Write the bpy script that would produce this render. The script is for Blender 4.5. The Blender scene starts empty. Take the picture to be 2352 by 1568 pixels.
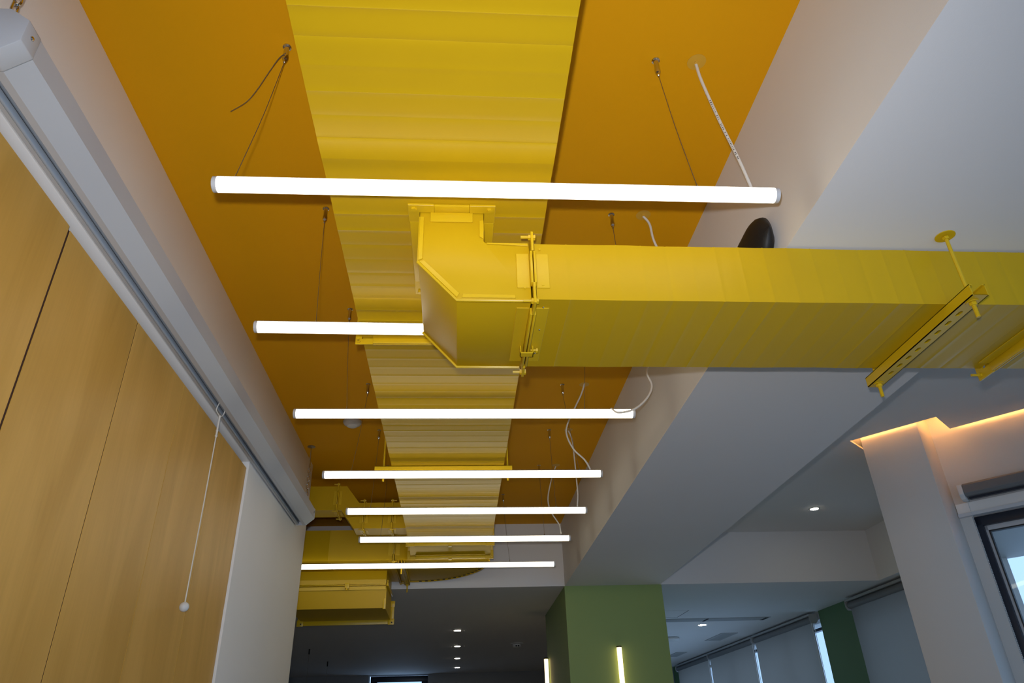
import bpy, bmesh, math, random
from mathutils import Vector, Matrix
random.seed(7)
sc = bpy.context.scene
col = sc.collection

# ------------------------------------------------------------------ camera
HC = 1.6                                   # lens height above the floor; all z below are relative to the lens
FPX, PITCH, YAW, ROLL = 1640.0, math.radians(29.70), math.radians(4.84), math.radians(-1.99)
fw = Vector((math.sin(YAW)*math.cos(PITCH), math.cos(YAW)*math.cos(PITCH), math.sin(PITCH)))
rt = Vector((math.cos(YAW), -math.sin(YAW), 0.0))
up = rt.cross(fw)
rr = rt*math.cos(ROLL)+up*math.sin(ROLL)
uu = -rt*math.sin(ROLL)+up*math.cos(ROLL)
cam_d = bpy.data.cameras.new('camera')
cam_d.sensor_width = 36.0
cam_d.lens = FPX/2352*36.0
cam_d.clip_start = 0.02
cam = bpy.data.objects.new('camera', cam_d)
col.objects.link(cam)
m = Matrix((rr, uu, -fw)).transposed().to_4x4()
m.translation = Vector((0, 0, HC))
cam.matrix_world = m
sc.camera = cam

# ------------------------------------------------------------------ world, flash, exposure
w = bpy.data.worlds.new('sky')
sc.world = w
w.use_nodes = True
bg = w.node_tree.nodes['Background']
bg.inputs[0].default_value = (0.42, 0.64, 1.0, 1)
bg.inputs[1].default_value = 1.55
sc.view_settings.view_transform = 'Standard'
sc.view_settings.look = 'None'
sc.view_settings.gamma = 1.0
sc.view_settings.use_curve_mapping = False
sc.view_settings.exposure = 0.0

fl = bpy.data.lights.new('camera_flash', 'SPOT')   # the photograph was lit by the camera's own flash, up and left of the lens
fl.energy = 127.0
fl.spot_size = math.radians(112)
fl.spot_blend = 1.0
fl.color = (0.93, 0.94, 1.0)
fl.shadow_soft_size = 0.018
flo = bpy.data.objects.new('camera_flash', fl)
col.objects.link(flo)
fm = m.copy(); fm.translation = Vector((0, 0, HC)) + rr*(-0.03) + uu*0.085
flo.matrix_world = fm

def ray(px, py):
    return rr*((px-1176)/FPX) - uu*((py-784)/FPX) + fw
def pz(px, py, z): d = ray(px, py); return d*(z/d.z)
def py_(px, py, y): d = ray(px, py); return d*(y/d.y)
def px_(px, py, x): d = ray(px, py); return d*(x/d.x)

# ------------------------------------------------------------------ materials
MATS = {}
def mat(name, color, rough=0.5, metal=0.0, spec=0.5, var=0.05, scale=6.0, bump=0.0, bscale=80.0, emit=None, estr=0.0, coat=0.0):
    m = bpy.data.materials.new(name); m.use_nodes = True
    nt = m.node_tree; b = nt.nodes['Principled BSDF']
    b.inputs['Roughness'].default_value = rough
    b.inputs['Metallic'].default_value = metal
    b.inputs['Specular IOR Level'].default_value = spec
    b.inputs['Coat Weight'].default_value = coat
    tc = nt.nodes.new('ShaderNodeTexCoord')
    nz = nt.nodes.new('ShaderNodeTexNoise'); nz.inputs['Scale'].default_value = scale; nz.inputs['Detail'].default_value = 3
    nt.links.new(tc.outputs['Object'], nz.inputs['Vector'])
    mx = nt.nodes.new('ShaderNodeMix'); mx.data_type = 'RGBA'
    mx.inputs[6].default_value = tuple(c*(1-var) for c in color)+(1,)
    mx.inputs[7].default_value = tuple(min(1, c*(1+var)) for c in color)+(1,)
    nt.links.new(nz.outputs['Fac'], mx.inputs[0])
    nt.links.new(mx.outputs[2], b.inputs['Base Color'])
    if bump:
        n2 = nt.nodes.new('ShaderNodeTexNoise'); n2.inputs['Scale'].default_value = bscale; n2.inputs['Detail'].default_value = 2
        nt.links.new(tc.outputs['Object'], n2.inputs['Vector'])
        bp = nt.nodes.new('ShaderNodeBump'); bp.inputs['Strength'].default_value = bump; bp.inputs['Distance'].default_value = 0.002
        nt.links.new(n2.outputs['Fac'], bp.inputs['Height'])
        nt.links.new(bp.outputs['Normal'], b.inputs['Normal'])
    if emit:
        b.inputs['Emission Color'].default_value = tuple(emit)+(1,)
        b.inputs['Emission Strength'].default_value = estr
    MATS[name] = m
    return m
mat('orange', (0.75, 0.345, 0.002), 0.65, spec=0.15, var=0.02, scale=3, bump=0.15, bscale=220)
mat('white', (0.86, 0.82, 0.76), 0.7, spec=0.25, var=0.02, scale=3, bump=0.12, bscale=200)
mat('ceil_white', (0.74, 0.73, 0.72), 0.75, spec=0.2, var=0.02, scale=2, bump=0.1, bscale=200)
mat('yellow', (0.565, 0.352, 0.005), 0.40, spec=0.27, var=0.03, scale=9, bump=0.05, bscale=25)
mat('yellow_trim', (0.65, 0.42, 0.006), 0.36, spec=0.5, var=0.04, scale=30)
mat('dark_slot', (0.02, 0.02, 0.015), 0.8)
mat('case', (0.55, 0.555, 0.56), 0.42, spec=0.45, var=0.02, scale=5)
mat('roller', (0.36, 0.40, 0.44), 0.5, var=0.03)
mat('chrome', (0.62, 0.60, 0.57), 0.16, metal=1.0, var=0.03, scale=40)
mat('steel_wire', (0.30, 0.24, 0.16), 0.35, metal=0.8, var=0.1, scale=200)
mat('cord', (0.72, 0.68, 0.60), 0.5, var=0.03)
mat('ink', (0.02, 0.02, 0.02), 0.6)
mat('cap', (0.55, 0.55, 0.55), 0.4, var=0.02)
mat('tube_glow', (0.9, 0.9, 0.88), 0.4, var=0.01, emit=(1.0, 0.92, 0.70), estr=4.2)
mat('warm_glow', (0.9, 0.85, 0.75), 0.4, var=0.01, emit=(1.0, 0.72, 0.36), estr=2.6)
mat('cove_glow', (0.9, 0.8, 0.6), 0.4, var=0.01, emit=(1.0, 0.46, 0.13), estr=30.0)
mat('spot_glow', (0.9, 0.9, 0.85), 0.4, var=0.01, emit=(1.0, 0.90, 0.70), estr=60.0)
mat('speaker_black', (0.012, 0.012, 0.012), 0.5, spec=0.3, var=0.1, bump=0.2, bscale=600)
mat('green', (0.26, 0.35, 0.12), 0.6, spec=0.3, var=0.03, scale=3, bump=0.1, bscale=200)
mat('blind', (0.24, 0.24, 0.24), 0.85, spec=0.15, var=0.05, scale=3, bump=0.3, bscale=500)
mat('blind_case', (0.17, 0.175, 0.18), 0.5, var=0.03)
mat('plastic_white', (0.66, 0.66, 0.64), 0.45, var=0.02)
mat('frame_dark', (0.018, 0.022, 0.035), 0.35, spec=0.5, var=0.05)
mat('frame_light', (0.60, 0.61, 0.62), 0.4, var=0.02)
mat('vent', (0.38, 0.39, 0.39), 0.5, var=0.03)
mat('floor', (0.42, 0.385, 0.33), 0.5, spec=0.4, var=0.08, scale=2)
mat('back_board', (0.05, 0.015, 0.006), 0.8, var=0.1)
mat('terrace', (0.30, 0.28, 0.25), 0.8, var=0.08, scale=3)
mat('eave', (0.42, 0.42, 0.40), 0.6, var=0.04, scale=2)
mat('pillar_paint', (0.66, 0.62, 0.57), 0.7, spec=0.25, var=0.02, scale=3, bump=0.1, bscale=200)
mat('pier_green', (0.10, 0.19, 0.09), 0.6, spec=0.3, var=0.03, scale=3)
mat('pale_wall', (0.66, 0.65, 0.63), 0.7, var=0.02)
mat('dark_wall', (0.30, 0.31, 0.32), 0.7, var=0.02)

def wood():
    m = bpy.data.materials.new('birch_veneer'); m.use_nodes = True
    nt = m.node_tree; b = nt.nodes['Principled BSDF']
    b.inputs['Roughness'].default_value = 0.42
    b.inputs['Specular IOR Level'].default_value = 0.4
    tc = nt.nodes.new('ShaderNodeTexCoord')
    mp = nt.nodes.new('ShaderNodeMapping'); mp.inputs['Scale'].default_value = (1.0, 1.0, 0.16)
    nt.links.new(tc.outputs['Object'], mp.inputs['Vector'])
    oi = nt.nodes.new('ShaderNodeObjectInfo')
    ad = nt.nodes.new('ShaderNodeVectorMath'); ad.operation = 'MULTIPLY_ADD'
    ad.inputs[1].default_value = (1, 1, 1)
    nt.links.new(mp.outputs['Vector'], ad.inputs[0])
    sc_ = nt.nodes.new('ShaderNodeMath'); sc_.operation = 'MULTIPLY'; sc_.inputs[1].default_value = 37.0
    nt.links.new(oi.outputs['Random'], sc_.inputs[0])
    nt.links.new(sc_.outputs[0], ad.inputs[2])
    n1 = nt.nodes.new('ShaderNodeTexNoise'); n1.inputs['Scale'].default_value = 5.0; n1.inputs['Detail'].default_value = 5; n1.inputs['Distortion'].default_value = 1.2
    nt.links.new(ad.outputs[0], n1.inputs['Vector'])
    mp2 = nt.nodes.new('ShaderNodeMapping'); mp2.inputs['Scale'].default_value = (1, 60, 2.2)
    nt.links.new(tc.outputs['Object'], mp2.inputs['Vector'])
    n2 = nt.nodes.new('ShaderNodeTexNoise'); n2.inputs['Scale'].default_value = 2.0; n2.inputs['Detail'].default_value = 4
    nt.links.new(mp2.outputs['Vector'], n2.inputs['Vector'])
    r = nt.nodes.new('ShaderNodeValToRGB')
    r.color_ramp.elements[0].position = 0.36; r.color_ramp.elements[0].color = (0.61, 0.332, 0.055, 1)
    r.color_ramp.elements[1].position = 0.64; r.color_ramp.elements[1].color = (0.73, 0.415, 0.088, 1)
    nt.links.new(n1.outputs['Fac'], r.inputs['Fac'])
    mx = nt.nodes.new('ShaderNodeMix'); mx.data_type = 'RGBA'; mx.blend_type = 'MULTIPLY'; mx.inputs[0].default_value = 0.16
    r2 = nt.nodes.new('ShaderNodeValToRGB')
    r2.color_ramp.elements[0].position = 0.3; r2.color_ramp.elements[0].color = (0.72, 0.68, 0.62, 1)
    r2.color_ramp.elements[1].position = 0.65; r2.color_ramp.elements[1].color = (1, 1, 1, 1)
    nt.links.new(n2.outputs['Fac'], r2.inputs['Fac'])
    nt.links.new(r.outputs['Color'], mx.inputs[6]); nt.links.new(r2.outputs['Color'], mx.inputs[7])
    nt.links.new(mx.outputs[2], b.inputs['Base Color'])
    MATS['wood'] = m
wood()

def translucent(m, colr, fac):
    nt = m.node_tree; b = nt.nodes['Principled BSDF']; out = nt.nodes['Material Output']
    tr = nt.nodes.new('ShaderNodeBsdfTranslucent'); tr.inputs[0].default_value = colr
    mx = nt.nodes.new('ShaderNodeMixShader'); mx.inputs[0].default_value = fac
    nt.links.new(b.outputs[0], mx.inputs[1]); nt.links.new(tr.outputs[0], mx.inputs[2]); nt.links.new(mx.outputs[0], out.inputs['Surface'])
translucent(MATS['blind'], (0.36, 0.32, 0.27, 1), 0.36)
def glass():
    m = bpy.data.materials.new('window_glass'); m.use_nodes = True
    nt = m.node_tree; nt.nodes.remove(nt.nodes['Principled BSDF'])
    out = nt.nodes['Material Output']
    t = nt.nodes.new('ShaderNodeBsdfTransparent'); t.inputs[0].default_value = (0.93, 0.96, 0.97, 1)
    g = nt.nodes.new('ShaderNodeBsdfGlossy'); g.inputs['Roughness'].default_value = 0.02
    lw = nt.nodes.new('ShaderNodeLayerWeight'); lw.inputs['Blend'].default_value = 0.5
    pw = nt.nodes.new('ShaderNodeMath'); pw.operation = 'POWER'; pw.inputs[1].default_value = 4.0
    nt.links.new(lw.outputs['Facing'], pw.inputs[0])
    ma = nt.nodes.new('ShaderNodeMath'); ma.operation = 'MULTIPLY_ADD'; ma.inputs[1].default_value = 0.5; ma.inputs[2].default_value = 0.03
    nt.links.new(pw.outputs[0], ma.inputs[0])
    mx = nt.nodes.new('ShaderNodeMixShader')
    nt.links.new(ma.outputs[0], mx.inputs[0]); nt.links.new(t.outputs[0], mx.inputs[1]); nt.links.new(g.outputs[0], mx.inputs[2])
    nt.links.new(mx.outputs[0], out.inputs['Surface'])
    MATS['glass'] = m
glass()

# ------------------------------------------------------------------ mesh builder
ORG = {}
class MB:
    def __init__(s, T=None): s.v = []; s.f = []; s.T = T
    def add(s, vs, fs):
        o = len(s.v)
        for p in vs:
            p = tuple(p)
            if s.T: p = s.T(*p)
            s.v.append((p[0], p[1], p[2]+HC))
        s.f += [tuple(i+o for i in f) for f in fs]
        return s
    def box(s, x0, x1, y0, y1, z0, z1):
        return s.add([(x0,y0,z0),(x1,y0,z0),(x1,y1,z0),(x0,y1,z0),(x0,y0,z1),(x1,y0,z1),(x1,y1,z1),(x0,y1,z1)],
                     [(3,2,1,0),(4,5,6,7),(0,1,5,4),(1,2,6,5),(2,3,7,6),(3,0,4,7)])
    def prism(s, poly, ax, a, b):
        n = len(poly)
        def P(q, t): return {'x': (t, q[0], q[1]), 'y': (q[0], t, q[1]), 'z': (q[0], q[1], t)}[ax]
        vs = [P(q, a) for q in poly]+[P(q, b) for q in poly]
        fs = [tuple(range(n)), tuple(range(2*n-1, n-1, -1))]+[(i, (i+1) % n, n+(i+1) % n, n+i) for i in range(n)]
        return s.add(vs, fs)
    def lathe(s, prof, o, axis, n=16):
        o = Vector(o); a = Vector(axis).normalized()
        u = a.orthogonal().normalized(); v = a.cross(u)
        vs = []; fs = []
        for r, h in prof:
            for k in range(n):
                t = 2*math.pi*k/n
                vs.append(o+a*h+(u*math.cos(t)+v*math.sin(t))*r)
        m_ = len(prof)
        for i in range(m_-1):
            for k in range(n):
                fs.append((i*n+k, i*n+(k+1) % n, (i+1)*n+(k+1) % n, (i+1)*n+k))
        fs.append(tuple(range(n-1, -1, -1))); fs.append(tuple(range((m_-1)*n, m_*n)))
        return s.add(vs, fs)
    def cyl(s, p0, p1, r, r1=None, n=12):
        p0 = Vector(p0); p1 = Vector(p1)
        return s.lathe([(r, 0), (r if r1 is None else r1, (p1-p0).length)], p0, p1-p0, n)
    def sphere(s, c, r, n=16):
        k = n//2
        return s.lathe([(max(1e-5, r*math.sin(math.pi*i/k)), -r*math.cos(math.pi*i/k)) for i in range(k+1)], c, (0, 0, 1), n)
    def tube(s, pts, r, n=8, closed=False):
        pts = [Vector(p) for p in pts]; N = len(pts)
        vs = []; fs = []; u = None
        for i in range(N):
            if closed: t = pts[(i+1) % N]-pts[i-1]
            else: t = pts[min(i+1, N-1)]-pts[max(i-1, 0)]
            t.normalize()
            u = t.orthogonal().normalized() if u is None else (u-t*u.dot(t)).normalized()
            v = t.cross(u)
            for k in range(n):
                a = 2*math.pi*k/n
                vs.append(pts[i]+(u*math.cos(a)+v*math.sin(a))*r)
        for i in range(N if closed else N-1):
            j = (i+1) % N
            for k in range(n): fs.append((i*n+k, i*n+(k+1) % n, j*n+(k+1) % n, j*n+k))
        if not closed:
            fs.append(tuple(range(n-1, -1, -1))); fs.append(tuple(range((N-1)*n, N*n)))
        return s.add(vs, fs)
    def sweep(s, ax, st):                     # st: list of (t, u0, u1, w0, w1): rectangular duct along x or y
        vs = []; fs = []
        for t, u0, u1, w0, w1 in st:
            for q in ((u0, w0), (u1, w0), (u1, w1), (u0, w1)):
                vs.append((t, q[0], q[1]) if ax == 'x' else (q[0], t, q[1]))
        n = len(st)
        for i in range(n-1):
            for k in range(4): fs.append((i*4+k, i*4+(k+1) % 4, (i+1)*4+(k+1) % 4, (i+1)*4+k))
        fs += [(0, 1, 2, 3), (n*4-1, n*4-2, n*4-3, n*4-4)]
        return s.add(vs, fs)
    def build(s, name, material, parent=None, bevel=0.0, seg=2, smooth=35, kind=None, label=None, cat=None, group=None):
        if parent is not None: o = ORG[parent]
        else:
            xs = [p[0] for p in s.v]; ys = [p[1] for p in s.v]; zs = [p[2] for p in s.v]
            o = Vector(((min(xs)+max(xs))/2, (min(ys)+max(ys))/2, min(zs)))
        me = bpy.data.meshes.new(name)
        me.from_pydata([(p[0]-o.x, p[1]-o.y, p[2]-o.z) for p in s.v], [], s.f)
        bm = bmesh.new(); bm.from_mesh(me)
        bmesh.ops.recalc_face_normals(bm, faces=bm.faces)
        if bevel:
            ed = [e for e in bm.edges if len(e.link_faces) == 2 and e.calc_face_angle(0) > 0.5]
            bmesh.ops.bevel(bm, geom=ed, offset=bevel, segments=seg, affect='EDGES', profile=0.5, clamp_overlap=True)
        bm.to_mesh(me); bm.free()
        me.polygons.foreach_set('use_smooth', [True]*len(me.polygons))
        me.set_sharp_from_angle(angle=math.radians(smooth))
        me.materials.append(MATS[material])
        ob = bpy.data.objects.new(name, me); col.objects.link(ob)
        if parent is not None: ob.parent = parent
        else: ob.location = o
        ORG[ob] = o
        tag(ob, label, cat, group, kind)
        return ob
def tag(o, label=None, cat=None, group=None, kind=None):
    if label: o['label'] = label
    if cat: o['category'] = cat
    if group: o['group'] = group
    if kind: o['kind'] = kind
def thing(name, label, cat, loc, group=None):
    o = bpy.data.objects.new(name, None); col.objects.link(o)
    o.empty_display_size = 0.05
    o.location = Vector((loc[0], loc[1], loc[2]+HC)); ORG[o] = o.location.copy()
    tag(o, label, cat, group)
    return o
def smooth_path(P, k=6):
    P = [Vector(p) for p in P]; Q = [P[0]*2-P[1]]+P+[P[-1]*2-P[-2]]; out = []
    for i in range(1, len(Q)-2):
        a, b, c, d = Q[i-1], Q[i], Q[i+1], Q[i+2]
        for j in range(k):
            t = j/k
            out.append(0.5*((2*b)+(c-a)*t+(2*a-5*b+4*c-d)*t*t+(3*b-a-3*c+d)*t**3))
    out.append(P[-1])
    return out

# ------------------------------------------------------------------ key measures (metres, relative to the lens)
ZC, ZS, ZR, ZF, ZT = 1.80, 1.242, 1.70, -HC, 1.97     # orange ceiling, soffits, right recess, floor, slab above
XL, XR, XS, YE, YB = -1.035, 0.947, 1.808, 6.53, -1.6 # left wall, recess side, soffit side, recess end, wall behind the camera
YW, YF = 4.94, 14.4                                   # end of the left wall, far wall
XFAC = 4.05                                           # far window wall
N_, D_ = (0.743, 0.669), (-0.669, 0.743)              # slanting window wall: outward normal and direction
def OB(n, d, z): return (n*N_[0]+d*D_[0], n*N_[1]+d*D_[1], z)
ST = 'structure'

# ------------------------------------------------------------------ room shell
MB().prism([(-4.5, YB-0.3), OB(5.41, (YB-0.3-5.41*N_[1])/D_[1], 0)[:2], OB(5.41, 1.36, 0)[:2], (4.35, 6.0), (4.35, YF+0.25), (-4.5, YF+0.25)], 'z', ZF-0.1, ZF).build('floor', 'floor', kind=ST)
MB().box(-4.2, XR, YB, YE, ZC, ZC+0.05).build('ceiling', 'orange', kind=ST)
MB().box(XR, XS, YB, YE, ZS, ZC+0.1).build('ceiling_soffit', 'ceil_white', kind=ST)
mb = MB().box(-4.2, 4.45, YE, YF, ZS, ZT)
mb.box(3.85, 4.45, 5.9, YE, ZS, ZT)
mb.build('ceiling_far', 'ceil_white', kind=ST)
MB().prism([(-4.5, YB-0.3), OB(5.41, (YB-0.3-5.41*N_[1])/D_[1], 0)[:2], OB(5.41, 1.36, 0)[:2], (4.35, 6.0), (4.35, YF+0.25), (-4.5, YF+0.25)], 'z', ZT, ZT+0.15).build('ceiling_slab', 'ceil_white', kind=ST)
NE, NM, NW = 4.768, 5.05, 5.11           # ceiling edge before the pillar, along the wall, wall face
DA, DT = 0.911, 1.442
poly = [(XS, YB), OB(NM, (YB-NM*N_[1])/D_[1], 0)[:2], OB(NM, DA, 0)[:2], OB(NE, DA, 0)[:2], OB(NE, DT, 0)[:2], OB(NW+0.02, DT, 0)[:2], (3.86, 5.9), (3.86, YE), (XS, YE)]
cr = MB().prism(poly, 'z', ZR, ZR+0.012)
cr.build('ceiling_recess', 'ceil_white', kind=ST)
cu = MB(OB)
cu.box(NM-0.16, NM-0.14, -9.5, DA-0.16, ZR+0.012, ZT)
cu.box(NE-0.16, NE-0.14, DA-0.16, DT+0.16, ZR+0.012, ZT)
cu.box(NE-0.16, NM-0.14, DA-0.16, DA-0.14, ZR+0.012, ZT)
cu.box(NE-0.16, NW+0.1, DT+0.14, DT+0.16, ZR+0.012, ZT)
cu.box(NE-0.16, NW+0.3, DT-0.06, DT+0.16, ZR+0.12, ZR+0.14)
cu.build('trim_1', 'ceil_white', kind=ST)

# left wall with the recess that holds the wooden panels
YO, ZO = 3.456, 1.279
wl = MB()
wl.prism([(YB, ZO), (YO, ZO), (YO, ZF), (YW, ZF), (YW, ZC), (YB, ZC)], 'x', XL-0.09, XL)
wall_left = wl.build('wall_left', 'white', bevel=0.003, kind=ST)
MB().box(XL-0.35, XL-0.091, YB, YW, ZF, ZC).build('wall_left_core', 'back_board', kind=ST)
js = [0.18, 0.65, 1.12, 1.59, 2.066, 2.526, 2.985, 3.452]
gaps = [0.006, 0.006, 0.006, 0.010, 0.0062, 0.0035, 0.004, 0.0]
for i in range(len(js)-1):
    zt = 1.254 if js[i+1] < 1.6 else 1.2455
    MB().box(-1.066, -1.046, js[i]+gaps[i]/2, js[i+1]-gaps[i+1]/2, ZF+0.02, zt).build('wood_panel', 'wood', wall_left, smooth=20)
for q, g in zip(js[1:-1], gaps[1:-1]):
    MB().box(-1.0655, -1.0475, q-g/2+0.0003, q+g/2-0.0003, ZF+0.02, 1.244).build('joint_strip', 'back_board', wall_left)  # dark filler in the open panel gaps, standing in for their shade
MB().box(-4.2, XL-0.35, YW-0.25, YW, ZF, ZC).build('wall_passage', 'pale_wall', kind=ST)
MB().box(-4.5, -4.2, YB, YF, ZF, ZT).build('wall_left_far', 'dark_wall', kind=ST)
bw = MB()
bw.box(-4.5, -0.9, YB-0.3, YB, ZF, ZT); bw.box(6.1, 12.3, YB-0.3, YB, ZF, ZT); bw.box(-0.9, 6.1, YB-0.3, YB, 1.18, ZT); bw.box(-0.9, 6.1, YB-0.3, YB, ZF, -1.5)
bw.build('wall_back', 'pale_wall', kind=ST)

# far wall with its window
wf = MB()
X0, X1 = -1.60, -0.53
wf.box(-4.5, X0, YF, YF+0.25, ZF, ZT); wf.box(X1, 4.5, YF, YF+0.25, ZF, ZT); wf.box(X0, X1, YF, YF+0.25, ZF, 0.3)
wf.box(X0, X1, YF, YF+0.25, ZS-0.005, ZT)
wf.build('wall_far', 'dark_wall', kind=ST)
wn = thing('window_3', 'dark framed window in the far end wall', 'window', ((X0+X1)/2, YF+0.2, 0.3)); del wn['category']; wn['kind'] = ST
f = MB()
f.box(X0+0.02, X1, YF+0.17, YF+0.23, ZS-0.11, ZS-0.012); f.box(X0+0.02, X0+0.14, YF+0.17, YF+0.23, 0.3, ZS-0.11); f.box(X1-0.12, X1, YF+0.17, YF+0.23, 0.3, ZS-0.11)
f.box(X0+0.02, X1, YF+0.17, YF+0.23, 0.3, 0.38)
f.build('frame', 'frame_dark', wn, bevel=0.004)
MB().box(X0+0.13, X1-0.11, YF+0.195, YF+0.205, 0.37, ZS-0.10).build('pane', 'glass', wn)

# far window wall (parallel to the room) with green pier and blinds
wr = MB()
wr.box(XFAC, XFAC+0.3, 5.5, 6.0, ZF, ZT); wr.box(XFAC, XFAC+0.3, 6.0, YF, ZF, -1.5); wr.box(XFAC, XFAC+0.3, 6.0, YF, 1.16, ZT)
wr.build('wall_right_far', 'pale_wall', kind=ST)
MB().box(XFAC-0.02, XFAC+0.3, 7.42, 8.20, ZF, ZS).build('wall_pier', 'pier_green', kind=ST)
MB().box(XFAC-0.02, XFAC+0.3, 13.93, YF, ZF, ZS).build('wall_pier.001', 'pier_green', kind=ST)
def window_bay(name, y0, y1, label):
    t = thing(name, label, 'window', (XFAC+0.15, (y0+y1)/2, -1.5)); del t['category']; t['kind'] = ST
    f = MB()
    f.box(XFAC+0.1, XFAC+0.16, y0, y1, 1.075, 1.105); f.box(XFAC+0.1, XFAC+0.16, y0, y0+0.02, -1.5, 1.16); f.box(XFAC+0.1, XFAC+0.16, y1-0.02, y1, -1.5, 1.16)
    f.box(XFAC+0.1, XFAC+0.16, y0, y1, -1.5, -1.44)
    f.build('frame', 'frame_dark', t)
    MB().box(XFAC+0.125, XFAC+0.135, y0+0.01, y1-0.01, -1.46, 1.16).build('pane', 'glass', t)
window_bay('window_4', 6.0, 7.42, 'far window behind the blind nearest the white pillar')
window_bay('window_5', 8.20, 9.15, 'far window behind the blind beside the green pier')
window_bay('window_6', 9.15, 11.1, 'far window behind the middle blind')
window_bay('window_7', 11.1, 13.93, 'far window behind the last blind')
def far_blind(y0, y1, label, zb=0.45):
    t = thing('roller_blind', label, 'blind', (XFAC-0.05, (y0+y1)/2, -1.0), 'grey roller blinds along the far window wall')
    MB().box(XFAC-0.115, XFAC-0.02, y0-0.01, y1+0.01, 1.2, 1.222).build('head_rail', 'vent', t, bevel=0.003)
    MB().lathe([(0.036, 0), (0.036, y1-y0)], (XFAC-0.07, y0, 1.164), (0, 1, 0), 18).build('fabric_roll', 'blind_case', t)
    fb = MB(); n = 16; vs = []; fs = []
    for i in range(n+1):
        y = y0+0.015+(y1-y0-0.03)*i/n
        o = 0.010*math.sin(i*0.9+y0)*0.5
        for z, k in ((1.15, 0.2), (0.7, 1.0), (zb, 1.0)):
            vs.append((XFAC-0.078+o*k, y, z))
    for i in range(n):
        for k in range(2):
            a = i*3+k; b = a+3
            fs.append((a, b, b+1, a+1))
    fb.add(vs, fs); fb.build('fabric', 'blind', t)
    for y in (y0-0.012, y1+0.004):
        MB().prism([(XFAC-0.118, 1.215), (XFAC-0.02, 1.215), (XFAC-0.02, 1.15), (XFAC-0.05, 1.118), (XFAC-0.10, 1.118), (XFAC-0.118, 1.15)], 'y', y, y+0.008).build('bracket', 'vent', t)
    for q in (-0.014, 0.014):
        MB().tube([(XFAC-0.09+q, y0-0.006, 1.15), (XFAC-0.09+q, y0-0.004, 0.3), (XFAC-0.09+q, y0-0.006, -0.5)], 0.003, 6).build('bead_chain', 'plastic_white', t)
    MB().box(XFAC-0.085, XFAC-0.07, y0+0.015, y1-0.015, zb-0.035, zb).build('bottom_bar', 'blind_case', t)
far_blind(6.25, 7.385, 'grey roller blind just left of the white pillar, before the green pier', zb=-0.6)
far_blind(8.258, 10.045, 'grey roller blind just left of the green pier, bright gap at its right edge')
far_blind(10.100, 12.015, 'middle grey far roller blind with a bright gap at its right edge')
far_blind(12.040, 13.90, 'smallest grey roller blind, beside the big green pillar in the photo')

# big green pillar
MB().box(XR-0.003, 1.819, YE, 8.10, ZF, ZS).build('pillar', 'green', kind=ST, label='square green painted pillar below the white soffit')

MB().box(1.74, 1.819, 8.11, YF, ZF, ZS).build('wall_partition', 'pale_wall', kind=ST)  # unseen wall added to keep window light off the far left ceiling
# slanting window wall and white pillar
WZ0, WZ1 = -1.45, 1.155
ws = MB(OB)
bays = [(-0.55, 0.972), (-5.6, -4.0)]
ws.box(NW, NW+0.3, -9.6, 1.36, ZF, WZ0); ws.box(NW, NW+0.3, -9.6, 1.36, WZ1, ZT)
ed = [1.36]+[e for b in bays for e in (b[1], b[0])]+[-9.6]
for i in range(0, len(ed), 2): ws.box(NW, NW+0.3, ed[i+1], ed[i], WZ0, WZ1)
ws.build('wall_right', 'pillar_paint', kind=ST)
a = OB(NW+0.02, 1.36, 0); b = (XFAC+0.05, 6.0)
RD = Vector((b[0]-a[0], b[1]-a[1], 0)); RL = RD.length; RD.normalize(); RN = Vector((RD.y, -RD.x, 0))
def RT(u, v, z): return (a[0]+RD.x*u+RN.x*v, a[1]+RD.y*u+RN.y*v, z)
MB(RT).box(0, RL, 0, 0.25, ZF, ZT).build('wall_right_return', 'pale_wall', kind=ST)
def portal(c, u, nin, su, sv):
    ar = bpy.data.lights.new('daylight_portal', 'AREA'); ar.shape = 'RECTANGLE'; ar.size = su; ar.size_y = sv
    ar.cycles.is_portal = True
    ao = bpy.data.objects.new('daylight_portal', ar); col.objects.link(ao)
    u = Vector(u).normalized(); z = -Vector(nin).normalized(); v = z.cross(u)
    mm = Matrix((u, v, z)).transposed().to_4x4(); mm.translation = Vector((c[0], c[1], c[2]+HC)); ao.matrix_world = mm
for y0, y1 in ((6.0, 7.42), (8.2, 13.93)): portal((XFAC+0.25, (y0+y1)/2, -0.17), (0, 1, 0), (-1, 0, 0), y1-y0, 2.66)
portal(((X0+X1)/2, YF+0.26, 0.75), (1, 0, 0), (0, -1, 0), X1-X0, 0.95)
MB(OB).box(NE+0.055, NW+0.01, 1.040, 1.392, ZF, ZT).build('pillar.001', 'pillar_paint', bevel=0.003, kind=ST, label='white pillar beside the slanting window, warm light at its top')
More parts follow.
